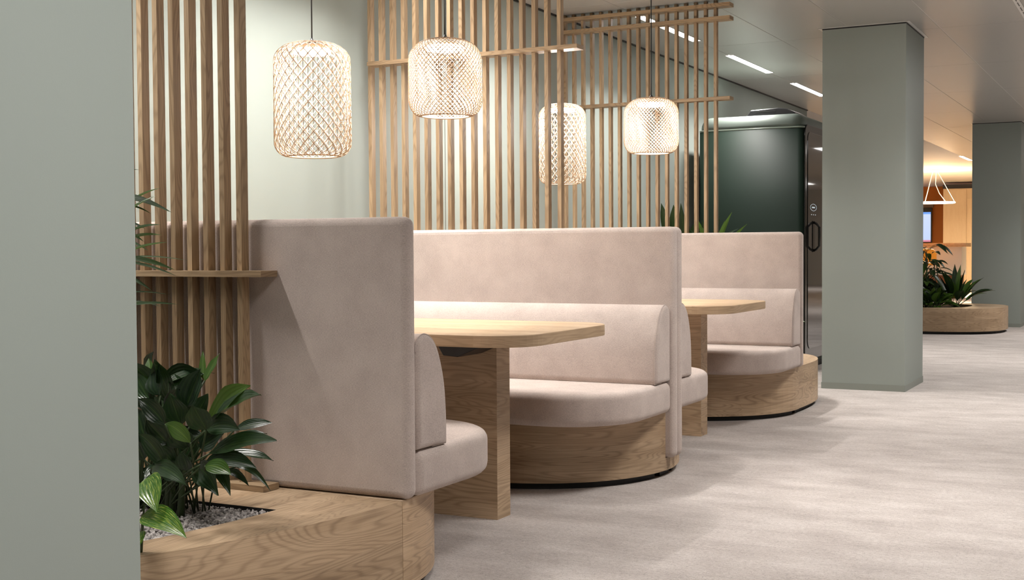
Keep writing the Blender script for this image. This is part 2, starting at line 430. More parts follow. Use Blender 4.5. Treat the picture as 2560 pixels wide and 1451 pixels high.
# ceiling strip lights: slim recessed LED lines over the wall side
def strip(yc, label, X=-3.42, length=1.27):
    t = thing('ceiling_light', label, 'ceiling light', (X, yc, ZC), 'slim recessed ceiling strip lights')
    mb = MB(); h = length/2
    mb.box((-0.042, -h-0.008, -0.004), (-0.034, h+0.008, -0.0005)); mb.box((0.034, -h-0.008, -0.004), (0.042, h+0.008, -0.0005))
    mb.box((-0.034, -h-0.008, -0.004), (0.034, -h, -0.0005)); mb.box((-0.034, h, -0.004), (0.034, h+0.008, -0.0005))
    mb.build('frame', M_alu, t)
    mb = MB(); mb.box((-0.034, -h, -0.003), (0.034, h, -0.001)); mb.build('diffuser', M_led, t)
    ld = bpy.data.lights.new('strip_lamp', 'AREA'); ld.shape = 'RECTANGLE'; ld.size = 0.066; ld.size_y = length-0.02
    ld.spread = STRIP_SPREAD; ld.energy = STRIP_W; ld.color = STRIP_C
    lo = bpy.data.objects.new('strip_lamp', ld); lo.location = (0, 0, -0.008); link(lo, t)
for k, (yc, lab) in enumerate([(2.83, 'slim ceiling strip light over the near planter, above the picture'), (4.97, 'slim ceiling strip light over the nearest booth, above the picture'), (7.11, 'slim ceiling strip light over the farther booth, above the picture'), (9.25, 'slim ceiling strip light seen through the top of the far slat screen'),
        (11.39, 'slim ceiling strip light between the far slat screen and the column'), (13.53, 'slim ceiling strip light partly hidden by the sage column'), (25.5, 'tiny distant ceiling strip light beside the farthest column')]):
    strip(yc, lab)
def panel_light(x, yc, label):
    t = thing('ceiling_light_panel', label, 'ceiling light', (x, yc, ZC), 'rectangular aisle ceiling lights')
    mb = MB(); mb.slab(rrect(-0.3, -0.6, 0.3, 0.6), -0.006, -0.0005, r=0.0, rb=0.002); mb.build('frame', M_alu, t)
    mb = MB(); mb.slab(rrect(-0.28, -0.58, 0.28, 0.58), -0.008, -0.0061, r=0, rb=0); mb.build('diffuser', M_ledpanel, t)
    ld = bpy.data.lights.new('panel_lamp', 'AREA'); ld.shape = 'RECTANGLE'; ld.size = 0.55; ld.size_y = 1.15
    ld.spread = AISLE_SPREAD; ld.energy = AISLE_W; ld.color = AISLE_C
    lo = bpy.data.objects.new('panel_lamp', ld); lo.location = (0, 0, -0.014); link(lo, t)
for yc, lab in [(1.61, 'rectangular ceiling light over the near aisle, above the picture'), (5.36, 'rectangular ceiling light over the aisle beside the first booth, above the picture'),
        (9.11, 'bright rectangular ceiling light clipped by the top right corner'), (12.86, 'rectangular ceiling light over the aisle past the column, right of the picture'),
        (16.7, 'rectangular ceiling light over the aisle by the round planter, right of the picture'), (22.0, 'rectangular ceiling light over the far aisle, right of the picture')]:
    panel_light(-0.585, yc, lab)
for xx, yc, lab in [(3.0, 18.0, 'added unseen ceiling light brightening the open office, beyond the right edge'), (3.0, 25.0, 'added unseen ceiling light brightening the far open office, beyond the right edge'), (3.0, 33.0, 'added unseen ceiling light brightening the far wall, beyond the right edge')]:  # added unseen lights that brighten what the booth door glass reflects
    panel_light(xx, yc, lab)
t = thing('air_vent', 'slotted ceiling air vent beside the bright light in the top right corner', 'air vent', (-0.932, 9.4, ZC))
mb = MB(); mb.slab(rrect(-0.022, -1.0, 0.022, 1.0), -0.004, -0.0005, r=0, rb=0.001); mb.build('vent_frame', M_alu, t)
sm = MB(); sm.slab(rrect(-0.004, -0.075, 0.004, 0.075, (0.0035,)*4, 3), -0.0046, -0.0041, r=0, rb=0); sme = sm.mesh('slot', M_black)
for k in range(10):
    o = bpy.data.objects.new('slot', sme); o.location = (0, -0.9+k*0.2, 0); link(o, t)

# ------------------------------------------------------------------ booth benches
XB = WALLX+0.012     # back end of furniture at the wall
def bench(label, yf, s, xe, xs_, zpan, thick=0.056):
    """yf: y of the rear face of the back panel's outer side; s=+1 faces +y. xe: aisle end x"""
    t = thing('booth_bench', label, 'bench', (0, yf, 0), 'rose beige upholstered booth benches')
    fl = lambda a, b, c: (a, s*b, c)                       # local: b = distance from outer panel face
    def out(o): return o if s > 0 else o[::-1]
    def rev(o, f):      # keep outward faces when mirrored
        if s > 0: return o
        return [(p[0], p[1]) for p in o]
    def slabm(mb, outline, h0, h1, **k):
        if s > 0: mb.slab(outline, h0, h1, fn=lambda a, b, c: (a, b, c), **k)
        else: mb.slab([(p[0], -p[1]) for p in outline][::-1], h0, h1, fn=lambda a, b, c: (a, b, c), **k)
    # plinth: quarter-round end of radius R about the panel plane
    R = 0.69; cx = xs_-0.04-R; yb = 0.0 if zpan > 0.2 else thick
    arc = [(cx+math.sqrt(max(R*R-yb*yb, 0)), yb)]
    a0 = math.asin(yb/R)
    n = 18
    for k in range(1, n+1):
        a = a0+(PI/2-a0)*k/n; arc.append((cx+R*math.cos(a), R*math.sin(a)))
    ol = [(XB, yb)] + arc + [(XB, R)]
    mb = MB(); slabm(mb, ol, 0.03, 0.312, r=0.002, seg=1, uoff=1.3*yf)
    p = mb.build('plinth', M_oak, t)
    ki = [(XB, yb+0.001)] + [(cx+(R-0.03)*math.cos(a0+(PI/2-a0)*k/n), max((R-0.03)*math.sin(a0+(PI/2-a0)*k/n), yb+0.0012)) for k in range(1, n+1)] + [(XB, R-0.03)]
    mb = MB(); slabm(mb, ki, 0.0, 0.0299, r=0, rb=0); mb.build('kick', M_kick, p)
    if zpan < 0.2:
        def wedge(q): return [(XB, -0.0048), (cx+q, -0.0048), (cx+q*0.9995, thick*0.4), (cx+math.sqrt(q*q-thick*thick), thick-0.0005), (XB, thick-0.0005)]
        mb = MB(); slabm(mb, wedge(R), 0.03, zpan-0.001, r=0.0, rb=0.0); mb.build('base_strip', M_oak, p)
        mb = MB(); slabm(mb, wedge(R-0.03), 0.0, 0.0299, r=0, rb=0); mb.build('kick', M_kick, p)
    # back panel: bullnose, outline in x-z
    z0 = zpan if zpan < 0.2 else 0.3125
    ol = rrect(XB, z0, xe, 1.205, (0.028, 0.03, 0.01, 0.005), 6)
    mb = MB()
    mb.slab(ol, 0.0, thick, r=0.026, seg=5, fn=(lambda a, b, c: (a, s*(thick-c) if s > 0 else -c, b)), smooth=True)
    mb.build('back_panel', M_fab, t)
    # seat cushion
    d = 0.78
    ol = rrect(XB, thick+0.001, xs_-0.01, thick+d-0.055, (0.03, 0.37, 0.02, 0.02), 12)
    mb = MB(); slabm(mb, ol, 0.313, 0.462, r=0.034, seg=5, smooth=True)
    mb.build('seat_cushion', M_fab, t)
    # back cushion: profile in y-z, domed top, extruded along x
    pr = [(0.0, 0.0), (0.10, 0.0)] + smooth_line([(0.186, 0.0), (0.184, 0.10), (0.172, 0.205), (0.140, 0.297), (0.104, 0.347), (0.062, 0.367), (0.03, 0.364), (0.006, 0.345), (0.0, 0.31)], 3)
    pr = [(thick+0.001+y, 0.4635+z) for y, z in pr]
    pr = [(y, z) for y, z in pr]
    mb = MB()
    # outline (y,z) ccw seen from +x ; extrude along x
    mb.slab(pr if s > 0 else [(-y, z) for y, z in pr][::-1], XB+0.002, xs_-0.014, r=0.018, seg=4, fn=lambda a, b, c: (c, a, b), smooth=True)
    cu = mb.build('back_cushion', M_fab, t)
    # piping seam round the cushion's aisle end
    xs = xs_-0.014-0.012
    mb = MB(); mb.tube([(xs+0.001, s*y if s > 0 else -y, z) for y, z in [(y+(0.0005 if y > thick+0.1 else -0.0), z) for y, z in pr[1:]]], 0.0022, 5); mb.build('piping', M_fab, cu)
    return t
bench('pink beige booth bench nearest the viewer, its tall back towards the near planter', 3.335, 1, -2.098, -2.083, 0.31)
bench('pink beige booth bench in the middle, facing the viewer across the near table', 5.754, -1, -2.083, -2.088, 0.092)
bench('pink beige booth bench mostly hidden behind the middle double back panel', 5.764, 1, -2.083, -2.088, 0.092)
bench('pink beige booth bench farthest away, in front of the dark green phone booth', 8.270, -1, -2.118, -2.112, 0.31)

# ------------------------------------------------------------------ tables
ZT = 0.782
def table(label, yc, yleg, xe, d=0.94, box=True):
    t = thing('booth_table', label, 'table', (0, yc, 0), 'oak booth tables')
    mb = MB(); mb.slab(rrect(XB, -d/2, xe, d/2, (0.19, 0.19, 0, 0), 10), ZT-0.045, ZT, r=0.002, seg=1); mb.build('table_top', M_oaktop, t)
    mb = MB(); mb.slab(rrect(-3.62, yleg-yc, -2.402, yleg-yc+0.113), 0.0, ZT-0.0455, r=0, rb=0, uoff=0.3)
    mb.build('leg_panel', M_oak, t)
    if box:
        mb = MB(); b0 = yleg-yc
        pr = [(-2.57, ZT-0.046), (-2.535, ZT-0.100), (-2.47, ZT-0.104), (-2.37, ZT-0.062), (-2.355, ZT-0.046)]
        mb.slab(pr, -(b0-0.002), -(b0-0.20), r=0.002, seg=1, fn=lambda a, b, c: (a, -c, b))
        mb.build('power_box', M_black, t)
table('light oak table in the nearest booth', 4.535, 4.488, -2.083)
table('light oak table in the farther booth', 7.06, 7.015, -2.12, box=False)

# ------------------------------------------------------------------ slat screens
def screen(label, y, xlast, nsl, z0, foot, rails, beams, xend, xleft):
    """y: front of the rails; slats 20 x 40 mm set 30 mm behind"""
    t = thing('slat_screen', label, 'slat screen', (0, y, 0), 'oak slat screens')
    sw, sd, pitch = 0.0205, 0.036, 0.0711
    zb = z0+(0.02 if foot else 0.0)
    sm = MB(); sm.box((0, 0, zb), (sw, sd, ZC-0.001), grain=2); sme = sm.mesh('slat', M_slat)
    for k in range(nsl):
        o = bpy.data.objects.new('slat', sme); o.location = (xlast-k*pitch, 0.034, 0); link(o, t)
    dep = 0.086
    def comb(z, th, name):
        # board notched round the slats: front lath + back lath + filler pieces stay one board
        mb = MB(); mb.box((xleft, 0, z), (xend, 0.0335, z+th), grain=0)
        mb.box((xleft, 0.0705, z), (xend, dep, z+th), grain=0)
        xs = sorted(xlast-k*pitch for k in range(nsl)); prev = xleft
        for x in xs + [xend+1]:
            if min(x, xend)-prev > 0.002: mb.box((prev, 0.0335, z), (min(x-0.0002, xend), 0.0705, z+th), grain=0)
            prev = x+sw+0.0002
            if prev >= xend: break
        return mb.build(name, M_slat, t)
    for z, th in rails: comb(z, th, 'cross_rail')
    for z, th in beams: comb(z, th, 'top_beam')
    if foot:
        mb = MB(); mb.box((xleft, 0, z0), (xend, dep-0.004, z0+0.02), grain=0); mb.build('foot_board', M_slat, t)
    return t
screen('oak slat screen standing on the near planter with a thin shelf rail', 3.248, -2.7285, 17, 0.3125, True, [(1.015, 0.020)], [(2.66, 0.025), (2.75, 0.025)], -2.603, -3.92)
screen('oak slat screen rising from the middle double back panel between two lamps', 5.725, -2.727, 17, 1.2055, False, [(2.098, 0.021)], [(2.66, 0.025), (2.75, 0.025)], -2.602, -3.848)
screen('oak slat screen behind the far bench with two beams near the ceiling', 8.305, -2.762, 17, 0.3125, False, [(2.112, 0.022)], [(2.654, 0.025), (2.744, 0.025)], -2.638, -3.92)

# ------------------------------------------------------------------ planters
def resample(pts, n):
    P = [Vector(p) for p in pts]; d = [0]
    for a, b in zip(P, P[1:]): d.append(d[-1]+(b-a).length)
    out = []
    for k in range(n):
        q = d[-1]*k/(n-1); i = 0
        while i < len(d)-2 and d[i+1] < q: i += 1
        f = (q-d[i])/max(d[i+1]-d[i], 1e-9); out.append(tuple(P[i].lerp(P[i+1], f)))
    return out
def planter(name, label, cat, front, back_y, hole_front, hole_back, xl, zt, loc, grow=1):
    """front: outer edge polyline from aisle end at back_y to the wall, hole_front: same direction for the opening"""
    t = thing(name, label, cat, loc)
    n = 40
    A = resample(front, n); B = resample(hole_front, n)
    mb = MB(); arc = 0
    ia = [mb.vert((p[0], p[1], zt)) for p in A]; ib = [mb.vert((p[0], p[1], zt)) for p in B]
    al = [mb.vert((p[0], p[1], 0.03)) for p in A]; bl = [mb.vert((p[0], p[1], 0.12)) for p in B]
    flip = grow < 0
    def q(f, uv):
        mb.face(f[::-1] if flip else f, uv[::-1] if flip else uv)
    for i in range(n-1):
        L2 = (Vector(A[i+1])-Vector(A[i])).length
        q([ia[i], ia[i+1], al[i+1], al[i]][::-1], [(arc, zt), (arc+L2, zt), (arc+L2, 0.03), (arc, 0.03)][::-1])
        q([ia[i], ib[i], ib[i+1], ia[i+1]][::-1], [(p[1]*1.0, p[0]+3) for p in (A[i], B[i], B[i+1], A[i+1])][::-1])
        mb.face([ib[i], bl[i], bl[i+1], ib[i+1]][::1 if flip else -1], None, 1)
        arc += L2
    # back strip between hole and bench panel
    h0, h1 = B[0], B[-1]
    v = [mb.vert((A[0][0], A[0][1], zt)), mb.vert((xl, back_y, zt)), mb.vert((h1[0], h1[1], zt)), mb.vert((h0[0], h0[1], zt)), mb.vert((A[-1][0], A[-1][1], zt))]
    q([v[0], v[1], v[2], v[3]], [(p[1], p[0]+3) for p in (A[0], (xl, back_y), h1, h0)])
    q([v[1], v[4], v[2]], [(p[1], p[0]+3) for p in ((xl, back_y), A[-1], h1)])
    hb = [mb.vert((h0[0], h0[1], 0.12)), mb.vert((h1[0], h1[1], 0.12))]
    mb.face([v[3], v[2], hb[1], hb[0]][::-1 if flip else 1], None, 1)
    bk = [mb.vert((A[0][0], A[0][1], 0.03)), mb.vert((xl, back_y, 0.03))]
    q([v[1], v[0], bk[0], bk[1]], [(0, 0), (1, 0), (1, 0.3), (0, 0.3)])
    o = mb.build('planter_body', [M_oak, M_kick], t)  # black slot paints the shade onto the opening's inner walls
    cen = Vector((-3.1, (front[0][1]+front[-1][1])/2)); mb = MB()
    kp = [tuple(Vector(p)+(cen-Vector(p)).normalized()*0.03) for p in A]
    i0 = [mb.vert((p[0], p[1], 0.0)) for p in kp]; i1 = [mb.vert((p[0], p[1], 0.0299)) for p in kp]
    for i in range(n-1): q2 = [i0[i], i0[i+1], i1[i+1], i1[i]]; mb.face(q2 if not flip else q2[::-1])
    mb.build('kick', M_kick, t)
    return t
ZP = 0.312
near_front = smooth_line([(-2.122, 3.3305), (-2.142, 3.10), (-2.205, 2.82), (-2.281, 2.575), (-2.356, 2.43), (-2.50, 2.27), (-2.75, 2.14), (-3.10, 2.07), (-3.50, 2.05), (-3.925, 2.05)])
near_hole = smooth_line([(-2.396, 3.05), (-2.402, 2.92), (-2.423, 2.773), (-2.466, 2.56), (-2.56, 2.43), (-2.72, 2.33), (-2.95, 2.28), (-3.2, 2.26), (-3.45, 2.30), (-3.60, 2.45), (-3.62, 3.05)])
planter('planter_box', 'long curved oak planter filled with gravel in the near left corner', 'planter', near_front, 3.3305, near_hole, 3.05, -3.925, ZP, (0, 0, 0))
Yb = 8.272
far_front = smooth_line([(-2.160, Yb), (-2.155, 8.50), (-2.165, 8.78), (-2.215, 9.02), (-2.33, 9.24), (-2.50, 9.37), (-2.80, 9.43), (-3.3, 9.45), (-3.925, 9.45)])
far_hole = smooth_line([(-2.42, 8.48), (-2.42, 8.62), (-2.43, 8.80), (-2.50, 9.0), (-2.65, 9.10), (-3.0, 9.14), (-3.4, 9.14), (-3.6, 9.05), (-3.62, 8.48)])
planter('planter_box', 'oak planter behind the farthest booth bench, beside the sage column', 'planter', far_front, Yb, far_hole, 8.48, -3.925, ZP, (0, 0, 0), -1)
# round planter far away
rp = thing('round_planter', 'low round oak planter full of plants in front of the farthest column', 'planter', (-2.75, 17.35, 0))
ol = [(0.94*math.copysign(abs(math.cos(a))**0.8, math.cos(a)), 0.88*math.copysign(abs(math.sin(a))**0.8, math.sin(a))) for a in [k/48*2*PI for k in range(48)]]
mb = MB(); n = 48
ro = [mb.vert((p[0], p[1], 0.325)) for p in ol]; rl = [mb.vert((p[0], p[1], 0.035)) for p in ol]
ri = [mb.vert((p[0]*0.62-0.08, p[1]*0.72, 0.325)) for p in ol]; rb_ = [mb.vert((p[0]*0.62-0.08, p[1]*0.72, 0.28)) for p in ol]
arc = 0
for i in range(n):
    j = (i+1) % n; d = (Vector(ol[j])-Vector(ol[i])).length
    mb.face([rl[i], rl[j], ro[j], ro[i]], [(arc, .035), (arc+d, .035), (arc+d, .325), (arc, .325)])
    mb.face([ro[i], ro[j], ri[j], ri[i]], [(ol[i][0], ol[i][1]), ol[j], (ol[j][0]*.62, ol[j][1]*.72), (ol[i][0]*.62, ol[i][1]*.72)])
    mb.face([ri[i], ri[j], rb_[j], rb_[i]], [(arc, .3), (arc+d, .3), (arc+d, .2), (arc, .2)])
    arc += d
mb.build('planter_body', M_oak, rp)
mb = MB(); mb.slab([(p[0]*0.955, p[1]*0.955) for p in ol], 0.0, 0.0345, r=0, rb=0); mb.build('kick', M_kick, rp)
M_soil = plain('soil', (0.025, 0.018, 0.012), 0.9)
mb = MB(); mb.slab([(p[0]*0.615-0.08, p[1]*0.715) for p in ol], 0.20, 0.285, r=0, rb=0); mb.build('soil', M_soil, rp)

# gravel (real small stones, uncountable)
def gravel(name, label, hole, zc, count, box):
    m, nt, b = nmat('gravel'); ge = N(nt, 'ShaderNodeNewGeometry')
    c = ramp(nt, ge.outputs['Random Per Island'], [(0.0, (0.22, 0.20, 0.19)), (0.5, (0.42, 0.385, 0.365)), (1.0, (0.60, 0.56, 0.53))])
    nt.links.new(c, b.inputs['Base Color']); b.inputs['Roughness'].default_value = 0.85
    H = [Vector(p) for p in hole]
    def inside(x, y):
        r = False; k = len(H)-1
        for i in range(len(H)):
            if (H[i].y > y) != (H[k].y > y) and x < (H[k].x-H[i].x)*(y-H[i].y)/(H[k].y-H[i].y)+H[i].x: r = not r
            k = i
        return r
    mb = MB(); rg = random.Random(3)
    bx = [(-1, -1, -1), (1, -1, -1), (1, 1, -1), (-1, 1, -1), (-1, -1, 1), (1, -1, 1), (1, 1, 1), (-1, 1, 1)]
    FQ = [(0, 3, 2, 1), (4, 5, 6, 7), (0, 1, 5, 4), (1, 2, 6, 5), (2, 3, 7, 6), (3, 0, 4, 7)]
    n = 0
    while n < count:
        x, y = rg.uniform(box[0], box[1]), rg.uniform(box[2], box[3])
        if not inside(x, y) or not inside(x+0.006, y+0.006) or not inside(x+0.006, y-0.006): continue
        s = rg.uniform(0.0035, 0.0068); R = Matrix.Rotation(rg.uniform(0, 6.3), 3, Vector((rg.uniform(-1, 1), rg.uniform(-1, 1), rg.uniform(-1, 1)+0.01)).normalized())
        z = zc+rg.uniform(-0.006, 0.005); b0 = len(mb.v)
        for q in bx:
            k = rg.uniform(0.6, 1.1); mb.vert(Vector((x, y, z))+R @ Vector((q[0]*s*1.25*k, q[1]*s*0.8*k, q[2]*s*0.65*k)))
        for f in FQ: mb.face([b0+i for i in f], None, 0, True)
        n += 1
    o = mb.build(name, m); tag(o, label, 'gravel', kind='stuff')
    mb = MB(); mb.slab([tuple(h) for h in hole][::-1] if False else [(h.x*0.999-0.003, h.y) for h in H][::-1], zc-0.03, zc-0.005, r=0, rb=0)
    s = mb.build('gravel_bed', M_soil, o)
    return o
gravel('gravel', 'grey pink gravel filling the near planter', near_hole, 0.297, 9000, (-3.25, -2.38, 2.25, 3.06))
mb = MB(); mb.slab([(-3.60, 8.49), (-2.43, 8.49), (-2.44, 8.80), (-2.52, 8.98), (-2.68, 9.08), (-3.4, 9.11), (-3.6, 9.02)], 0.2, 0.27, r=0, rb=0)
tag(mb.build('soil_bed', M_soil), 'dark soil inside the planter behind the farthest bench', 'soil', kind='stuff')

# ------------------------------------------------------------------ plants
M_leaf = leafmat('leaf_dark', (0.008, 0.022, 0.010), (0.017, 0.044, 0.013), (0.060, 0.11, 0.028), 0.30, 0.13)
M_leaf2 = leafmat('leaf_fresh', (0.030, 0.085, 0.012), (0.060, 0.13, 0.018), (0.16, 0.26, 0.045), 0.30, 0.30)
M_pothos = leafmat('leaf_variegated', (0.035, 0.12, 0.015), (0.05, 0.15, 0.02), (0.13, 0.26, 0.03), 0.25, 0.30, patch=(0.42, 0.52, 0.10))
M_palm = leafmat('leaf_palm', (0.010, 0.030, 0.009), (0.028, 0.066, 0.013), (0.10, 0.16, 0.04), 0.55, 0.25)
M_palm.node_tree.nodes['Principled BSDF'].inputs['Specular IOR Level'].default_value = .15
M_stem = plain('stem', (0.035, 0.06, 0.018), 0.5)
def leaf(parent, base, tip, width, arch=0.0, hint=(0, -0.3, 1), mat=None, root=None, fold=0.18, wave=0.0, seg=8, shape=0.8, name='leaf', ph=0.0, curl=0.0):
    """leaf blade from base to tip (parent coordinates), arching by arch along world up"""
    b, tp = Vector(base), Vector(tip)
    ctrl = (b+tp)/2+Vector((0, 0, arch)); ln = (tp-b).length
    mb = MB(); hint = Vector(hint).normalized(); rows = []
    off = b.copy()
    for i in range(seg+1):
        t = i/seg
        p = b*(1-t)**2+ctrl*2*t*(1-t)+tp*t*t
        d = ((ctrl-b)*(1-t)+(tp-ctrl)*t).normalized()
        side = d.cross(hint)
        if side.length < 1e-3: side = d.cross(Vector((1, 0, 0)))
        side.normalize(); nrm = side.cross(d)
        wd = width/2*(math.sin(PI*min(t**shape, 1))**0.85 if 0 < t < 1 else 0.02)
        if t > 0.85: wd *= 0.9
        row = []
        for q in (-1, -0.5, 0, 0.5, 1):
            wv = wave*width*math.sin(t*11+q*2+ph)*abs(q)
            row.append(mb.vert(p-off+side*q*wd+nrm*(abs(q)*fold*wd*2-curl*q*q*wd+wv)))
        rows.append(row)
    for i in range(seg):
        for k in range(4):
            q = (-1, -0.5, 0, 0.5, 1)
            mb.face([rows[i][k], rows[i][k+1], rows[i+1][k+1], rows[i+1][k]], [(i/seg, q[k]), (i/seg, q[k+1]), ((i+1)/seg, q[k+1]), ((i+1)/seg, q[k])], 0, True)
    if root is not None:
        r0 = Vector(root)-off; m = r0*0.45+Vector((0, 0, abs(r0.z)*0.15))
        pts = [r0*(1-t)**2+m*2*t*(1-t) for t in (0, .25, .5, .75, 1)]
        mb.tube(pts, 0.0028, 5, mi=1)
    return mb.build(name, [mat or M_leaf, M_stem], parent, loc=off)

# camera-ray helper used only while laying plants out at a chosen depth (real positions)
C0 = Vector((0, 0, 1.10))
def at(px, py, Y):
    d = m3 @ Vector(((px-1280)/F_PX, -(py-725.5)/F_PX, -1)); return C0+d*(Y/d.y)
def plant(name, label, cat, base, group=None):
    return thing(name, label, cat, base, group)
# --- broad-leaved plant in the near planter
pb = Vector((-2.70, 2.93, 0.300))
t = plant('leafy_plant', 'bushy dark green broad leaved plant in the near planter gravel', 'plant', pb)
SP = [  # base px, tip px, width px, depth base, depth tip, arch, hint, fresh?
 ((523,1062),(626,964),58,2.88,2.84,0.02,(-.3,-1,.5),1), ((536,1056),(653,988),52,2.84,2.80,0.03,(-.1,-.7,1),0), ((518,1075),(600,1076),44,2.82,2.78,0.03,(0,-.9,.3),0),
 ((588,1074),(681,1058),27,2.92,2.95,0.01,(0,-.8,.7),0), ((525,1135),(692,1102),48,2.80,2.78,0.03,(0,-.75,.9),0), ((530,1128),(668,1085),30,2.86,2.88,0.03,(0,-.4,1),0),
 ((555,1142),(684,1153),32,2.92,2.96,0.02,(0,-.4,1),0), ((512,1158),(642,1172),38,2.78,2.76,0.03,(0,-.8,.7),0), ((513,1166),(577,1188),34,2.72,2.70,0.02,(0,-.8,.7),1),
 ((516,1075),(482,1012),62,2.80,2.76,0.0,(.1,-1,.2),0), ((466,1018),(502,922),58,2.90,2.92,0.0,(.2,-1,.3),0), ((468,1012),(436,935),34,2.92,2.96,0.0,(.6,-1,0),0),
 ((512,952),(549,884),27,2.98,3.02,0.0,(-.3,-1,.1),1), ((508,950),(507,878),15,3.02,3.06,0.0,(.5,-1,0),1), ((402,990),(392,903),56,2.88,2.92,0.0,(-.2,-1,.2),0),
 ((380,960),(372,896),26,2.92,2.96,0.0,(.4,-1,0),1), ((372,1000),(335,930),40,2.88,2.90,0.0,(.2,-1,.3),0), ((412,1062),(345,998),38,2.78,2.74,0.02,(.2,-1,.5),0),
 ((476,1108),(412,1060),32,2.72,2.66,0.02,(0,-1,.5),1), ((415,1168),(346,1086),36,2.72,2.66,0.03,(.3,-1,.4),0), ((382,1166),(468,1216),34,2.70,2.62,0.03,(0,-1,.6),0),
 ((498,1172),(545,1240),50,2.76,2.72,0.03,(.2,-1,.1),0), ((545,1170),(576,1240),30,2.80,2.78,0.04,(.2,-1,.1),0), ((590,1168),(676,1228),15,2.95,2.97,0.05,(0,-.8,.4),0),
 ((560,1185),(623,1217),16,2.84,2.84,0.04,(0,-.8,.4),0), ((440,1000),(412,950),44,2.98,3.02,0.0,(0,-1,.1),0), ((452,1065),(425,985),60,2.86,2.84,0.0,(.2,-1,.2),0),
 ((470,1120),(428,1062),60,2.84,2.80,0.0,(.1,-1,.2),0), ((420,1110),(365,1050),54,2.82,2.78,0.0,(.3,-1,.3),0), ((440,1165),(380,1110),50,2.84,2.80,0.0,(.2,-1,.2),0),
 ((500,1120),(560,1082),46,2.88,2.90,0.0,(0,-1,.3),0), ((490,1150),(470,1085),52,2.92,2.92,0.0,(.1,-1,.1),0), ((520,1110),(540,1030),50,2.95,2.98,0.0,(-.1,-1,.1),0),
 ((455,1190),(400,1160),44,2.84,2.82,0.0,(.2,-1,.2),0), ((360,1090),(340,1020),50,2.90,2.92,0.0,(.2,-1,.2),0), ((400,1060),(380,985),48,2.96,3.0,0.0,(.1,-1,.1),0),
 ((500,1185),(600,1150),40,2.94,2.98,0.02,(0,-.7,.6),0), ((480,1175),(520,1215),40,2.86,2.84,0.02,(0,-1,.2),0), ((360,1150),(336,1100),46,2.86,2.84,0.0,(.2,-1,.2),0),
 ((480,1060),(520,985),46,2.98,3.02,0.0,(.2,-1,.1),0), ((470,1180),(455,1130),46,2.82,2.80,0.0,(0,-1,.1),0), ((405,1180),(360,1200),36,2.80,2.74,0.02,(0,-1,.5),0)]
rg = random.Random(11)
for (b0, t0, wp, yb, yt, ar, hi, fr) in SP:
    P, Q = at(*b0, yb)-pb, at(*t0, yt)-pb
    wd = wp/F_PX*4.05*1.12
    rt = Vector((rg.uniform(-.17, .10), rg.uniform(-.05, .05), 0.0))
    leaf(t, P, Q, wd, ar, hi, M_leaf2 if fr else M_leaf, root=rt, fold=rg.uniform(.10, .28), wave=rg.uniform(.02, .06), seg=9, shape=rg.uniform(.7, .9), ph=rg.uniform(0, 6))
for k in range(26):      # inner foliage filling the clump
    a = rg.uniform(0, 2*PI); hgt = rg.uniform(.06, .40); b_ = Vector((rg.uniform(-.22, .02), rg.uniform(-.02, .10), hgt))
    d = Vector((math.cos(a)*.7, math.sin(a)*.3, rg.uniform(-.2, .8))).normalized(); l = rg.uniform(.11, .17)
    leaf(t, b_, b_+d*l, rg.uniform(.055, .08), .02, (rg.uniform(-.4, .4), -1, rg.uniform(0, .5)), M_leaf, root=(b_.x*.5, b_.y*.5, 0), fold=.15, wave=.04, seg=7, ph=rg.uniform(0, 6))
for k in range(9):
    mb = MB(); x = rg.uniform(-.15, .08); y = rg.uniform(-.05, .05)
    mb.tube([(x, y, 0), (x*1.1, y, .08), (x*1.2+rg.uniform(-.03, .03), y*1.2, .2)], lambda q: 0.013*(1-q*.5), 6); mb.build('stem', M_stem, t)
# --- variegated climber leaves
pv = at(352, 1300, 2.46); pv.z = 0.302
t = plant('variegated_plant', 'small plant with yellow flecked heart shaped leaves at the planter corner', 'plant', pv)
for (b0, t0, wp, yb, yt, hi, ar) in [((366,1196),(392,1282),62,2.50,2.42,(.4,-1,.5),0.02), ((356,1288),(466,1346),60,2.46,2.40,(-.1,-.8,1),0.03), ((345,1330),(330,1395),50,2.44,2.4,(.2,-1,.6),0.02), ((340,1230),(318,1290),56,2.48,2.42,(.4,-1,.5),0.02)]:
    leaf(t, at(*b0, yb)-pv, at(*t0, yt)-pv, wp/F_PX*3.45*1.1, ar, hi, M_pothos, root=(0, 0, 0), fold=.10, wave=.01, seg=10, shape=.62)
# --- palm behind the near column
pp = Vector((-2.80, 2.62, 0.302))
t = plant('palm', 'slender palm with thin fronds poking out past the nearest column', 'palm', pp)
for k in range(3):
    mb = MB(); mb.tube([(0.02*k, .02*k, 0), (-0.02+.03*k, 0.0, .35), (.0+.03*k, -.01, .75)], lambda q: .011*(1-.5*q), 6); mb.build('stem', M_stem, t)
PL = [((330,520),(402,470),9,1), ((328,545),(392,490),8,1), ((322,486),(430,532),9,0), ((330,496),(424,530),6,0), ((330,500),(395,515),5,0), ((335,515),(378,535),4,0),
      ((325,560),(362,572),7,0), ((328,590),(402,562),10,0), ((330,605),(404,588),10,1), ((325,640),(420,606),9,1), ((330,645),(470,652),4,0), ((322,648),(438,676),13,0),
      ((330,655),(440,690),6,0), ((325,690),(380,728),7,0), ((320,735),(425,738),4,0), ((322,770),(446,762),8,0), ((330,755),(404,768),4,0), ((318,440),(350,425),5,0), ((320,600),(372,628),6,0), ((322,580),(360,605),7,0)]
